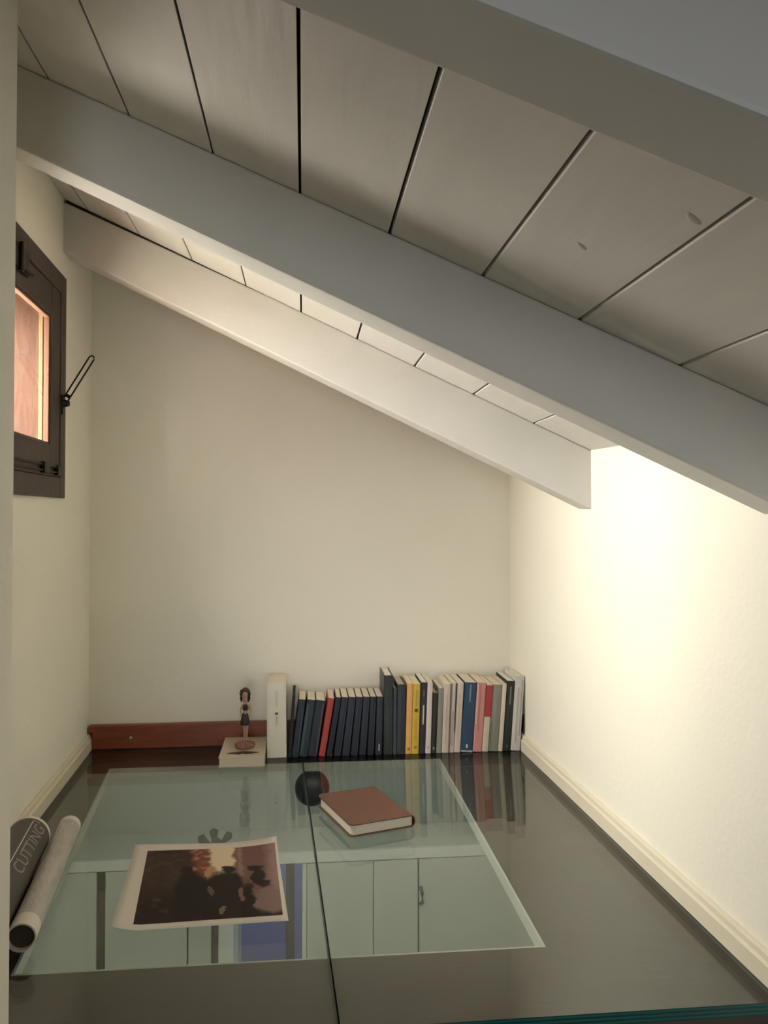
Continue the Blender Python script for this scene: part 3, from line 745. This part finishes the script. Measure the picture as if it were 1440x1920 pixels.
# ------------------------------------------------------------------ two rolls on the left
TD = Vector((-0.118, 1, 0)).normalized()
TA = math.atan2(0.118, 1)
def roll_shell(r, t, l0, l1, seg=36):
    prof = [(r, l0), (r, l1), (r - t, l1), (r - t, l0)]
    vs, fs = [], []
    for q, (rr, y) in enumerate(prof):
        for k in range(seg):
            a = 2 * math.pi * k / seg; vs.append((rr * math.cos(a), y, rr * math.sin(a)))
    for q in range(4):
        for k in range(seg):
            fs.append((q * seg + k, q * seg + (k + 1) % seg, ((q + 1) % 4) * seg + (k + 1) % seg, ((q + 1) % 4) * seg + k))
    return MB().add(vs, fs)
R1, R2 = 0.0365, 0.0200
ax1 = Vector((-0.4765, 1.40, R1 + 0.0004)); ax2 = Vector((-0.4190, 1.40, R2 + 0.0004))
GREY = mat('grey_roll', (0.080, 0.072, 0.064), 0.45, (20, 0.4, (0.058, 0.052, 0.046)))
t1 = empty('poster_tube', ax1, TA)
tag(t1, 'thick grey roll with white lettering and white rim beside the left wall', 'tube')
WRIM = mat('white_rim', (0.74, 0.70, 0.62), 0.5)
roll_shell(R1, 0.002, -0.30, 0.128).build('shell', GREY, t1, smooth=True)
roll_shell(R1 + 0.0006, 0.0035, 0.1282, 0.137).build('rim', WRIM, t1, smooth=True)
_p = MB().lathe([(0.001, 0), (R1 - 0.004, 0), (R1 - 0.004, 0.004), (0.001, 0.004)], seg=30).build('end_cap', GREY, t1)
_p.rotation_euler = (math.radians(-90), 0, 0); _p.location = (0, 0.120, 0)
# line and lettering wrapped on the shell
def wrap(x, y, r, a0):      # x around (towards +x side), y along the axis
    a = a0 - x / r
    return (r * math.cos(a), y, r * math.sin(a))
A0 = math.radians(72)
ln = MB(); vs, fs = [], []
for i in range(2):
    for dy in (-0.25, 0.120): vs.append(wrap(-0.0008 + 0.0016 * i, dy, R1 + 0.0004, A0))
ln.add(vs, [(0, 2, 3, 1)]); ln.build('white_line', WRIM, t1)
ln2 = MB(); vs = []
for x in (0.0, 0.004, 0.008, 0.012):
    vs += [wrap(x, 0.1185, R1 + 0.0004, A0), wrap(x, 0.120, R1 + 0.0004, A0)]
ln2.add(vs, [(0, 1, 3, 2), (2, 3, 5, 4), (4, 5, 7, 6)]); ln2.build('white_line', WRIM, t1)
cu = bpy.data.curves.new('lettering_curve', 'FONT'); cu.body = 'CUTTING'; cu.size = 0.030; cu.space_character = 1.0
to = bpy.data.objects.new('lettering_tmp', cu); COL.objects.link(to)
bpy.context.view_layer.update()
me = bpy.data.meshes.new_from_object(to.evaluated_get(bpy.context.evaluated_depsgraph_get()))
bpy.data.objects.remove(to)
_bm = bmesh.new(); _bm.from_mesh(me)          # fine enough to bend round the shell
bmesh.ops.triangulate(_bm, faces=_bm.faces)
for _ in range(3):
    bmesh.ops.subdivide_edges(_bm, edges=[e for e in _bm.edges if e.calc_length() > 0.0025], cuts=1, use_grid_fill=True)
    bmesh.ops.triangulate(_bm, faces=_bm.faces)
_bm.to_mesh(me); _bm.free()
xs = [v.co.x for v in me.vertices]; x0, x1 = min(xs), max(xs)
for v in me.vertices:
    yy = -0.075 + (v.co.x - x0) / (x1 - x0) * 0.185          # reads along the tube, away from the viewer
    v.co = Vector(wrap(0.0265 - v.co.y, yy, R1 + 0.0005, A0))
me.name = 'lettering'; me.materials.clear(); me.materials.append(mat('grey_letters', (0.33, 0.315, 0.29), 0.5))
lo = bpy.data.objects.new('lettering', me); COL.objects.link(lo); lo.parent = t1

t2 = empty('paper_roll', ax2, TA)
tag(t2, 'thin whitish roll with white ends lying beside the grey roll', 'roll')
WRAP = mat('whitish_wrap', (0.52, 0.49, 0.44), 0.35, (90, 0.8, (0.40, 0.375, 0.335)), 0.5, 240, stretch=(1, 0.25, 1))
roll_shell(R2, 0.0015, -0.160, 0.210).build('wrap', WRAP, t2, smooth=True)
roll_shell(R2 + 0.0003, 0.0022, -0.195, -0.160).build('end_sleeve', WRIM, t2, smooth=True)
roll_shell(R2 + 0.0003, 0.0022, 0.210, 0.228).build('end_sleeve', WRIM, t2, smooth=True)
_p = MB().lathe([(0.001, 0), (R2 - 0.002, 0), (R2 - 0.002, 0.003), (0.001, 0.003)], seg=30).build('end_disc', mat('open_end_shade', (0.07, 0.06, 0.05), 0.5), t2)  # dark disc painted as the shade inside the open near end
_p.rotation_euler = (math.radians(-90), 0, 0); _p.location = (0, -0.186, 0)
_p = MB().lathe([(0.001, 0), (R2 - 0.002, 0), (R2 - 0.002, 0.003), (0.001, 0.003)], seg=30).build('end_disc', WRIM, t2)
_p.rotation_euler = (math.radians(-90), 0, 0); _p.location = (0, 0.224, 0)

# ------------------------------------------------------------------ room below the glass
LZ = -3.23
struct(MB().box(-2.2, 2.2, 1.0, 7.0, LZ - 0.05, LZ).build('floor_lower', FLOORWOOD), 'wooden floor of the room seen below the glass', 'floor')
struct(MB().box(-2.2, 2.2, 4.86, 4.95, -1.232, -0.05).box(-2.2, -0.36, 4.86, 4.95, LZ, -1.232).box(0.0, 2.2, 4.86, 4.95, LZ, -1.232).build('wall_lower_far', LOWWALL), 'pale green grey far wall of the room below', 'wall')
struct(MB().box(-2.3, -2.2, 1.0, 7.0, LZ, -0.05).build('wall_lower_left', LOWWALL), 'left wall of the room below', 'wall')
struct(MB().box(2.2, 2.3, 1.0, 7.0, LZ, -0.05).build('wall_lower_right', LOWWALL), 'right wall of the room below', 'wall')
struct(MB().box(-2.3, 2.3, 0.93, 0.954, LZ, -0.975).box(-2.3, -0.84, 0.93, 0.954, -0.975, -0.041).box(0.60, 2.3, 0.93, 0.954, -0.975, -0.041).build('wall_lower_near', LOWWALL), 'near wall of the room below', 'wall')
struct(MB().box(-2.3, 2.3, 6.9, 7.0, LZ, -0.05).build('wall_hall', BLUEWALL), 'bluish wall of the hall seen through the doorway below', 'wall')
# ceiling of the lower room around the desk opening
struct(MB().box(-2.3, xl(1.5) - 0.19, 0.95, 7.0, -0.05, -0.041).box(xr(1.5) + 0.09, 2.3, 0.95, 7.0, -0.05, -0.041)
       .box(xl(1.5) - 0.19, xr(1.5) + 0.09, BACKY, 7.0, -0.05, -0.041).build('ceiling_lower', LOWWALL), 'ceiling of the room below', 'ceiling')
# built-in cupboard front with the doorway
cb = empty('built_in_cupboard', (0, 4.5, LZ)); tag(cb, 'pale green built-in cupboards around a doorway, seen below through the glass', 'cupboard')
H = -1.228 - LZ
MB().box(-2.1, 2.1, 0.02, 0.355, H - 0.03, H).build('top_board', LOWDOOR, cb)
MB().box(-2.1, 2.1, 0.0, 0.02, H - 0.06, H - 0.003).build('cornice', LOWTRIM, cb, bevel=0.004)
for (a, b) in ((-2.1, -1.095), (-1.048, -0.62), (-0.612, -0.455), (0.025, 0.388), (0.392, 0.638), (0.646, 1.3), (1.305, 2.1)):
    d = MB().box(a, b, 0.005, 0.024, 0.03, H - 0.065).build('door', LOWDOOR, cb, bevel=0.003)
    if abs(a - 0.646) < 1e-3:
        MB().tube([(a + 0.008, 0.004, H - 0.31), (a + 0.012, -0.03, H - 0.29), (a + 0.012, -0.03, H - 0.24), (a + 0.008, 0.004, H - 0.22)], 0.010, 8).build('handle', IRON, d, smooth=True)
for (a, b) in ((-0.45, -0.37), (0.0, 0.022)):
    MB().box(a, b, -0.012, 0.34, 0.0, H - 0.065).build('jamb', LOWTRIM, cb, bevel=0.003)
MB().box(-0.095, -0.045, 0.30, 0.345, 0.0, H - 0.065).build('door_edge', DARKBROWN, cb)
MB().box(-1.092, -1.05, 0.02, 0.05, 0.03, H - 0.17).build('dark_strip', DARKBROWN, cb)  # solid dark brown strip between two cupboard doors
# coat stand and pendant lamp
cs = empty('coat_stand', (-0.447, 4.28, LZ)); tag(cs, 'dark coat stand with a crossed top in the room below', 'coat stand')
MB().tube([(0, 0, 0.02), (0, 0, 2.18)], 0.019, 10).build('pole', DARKBROWN, cs, smooth=True)
MB().lathe([(0.12, 0), (0.12, 0.02), (0.03, 0.05)], seg=24).build('foot', DARKBROWN, cs, smooth=True)
for k in range(4):
    a = k * math.pi / 2 + 0.2
    MB().tube([(0.01 * math.cos(a), 0.01 * math.sin(a), 2.13), (0.045 * math.cos(a), 0.045 * math.sin(a), 2.165), (0.07 * math.cos(a), 0.07 * math.sin(a), 2.19), (0.085 * math.cos(a), 0.085 * math.sin(a), 2.192)], [0.014, 0.014, 0.024, 0.012], 8).build('hook', DARKBROWN, cs, smooth=True)
pn = empty('pendant_lamp', (0.046, 4.0, -0.068)); tag(pn, 'round black pendant lamp hanging in the room below the glass', 'lamp')
MB().ball((0, 0, -0.645), 0.085, 0.085, 0.085, 24, 14).build('globe', IRON, pn, smooth=True)
MB().tube([(0, 0, -0.57), (0, 0, 0.0)], 0.006, 8).build('cable', IRON, pn)
MB().lathe([(0.03, -0.585), (0.032, -0.56), (0.012, -0.53)], seg=16).build('socket', IRON, pn, smooth=True)
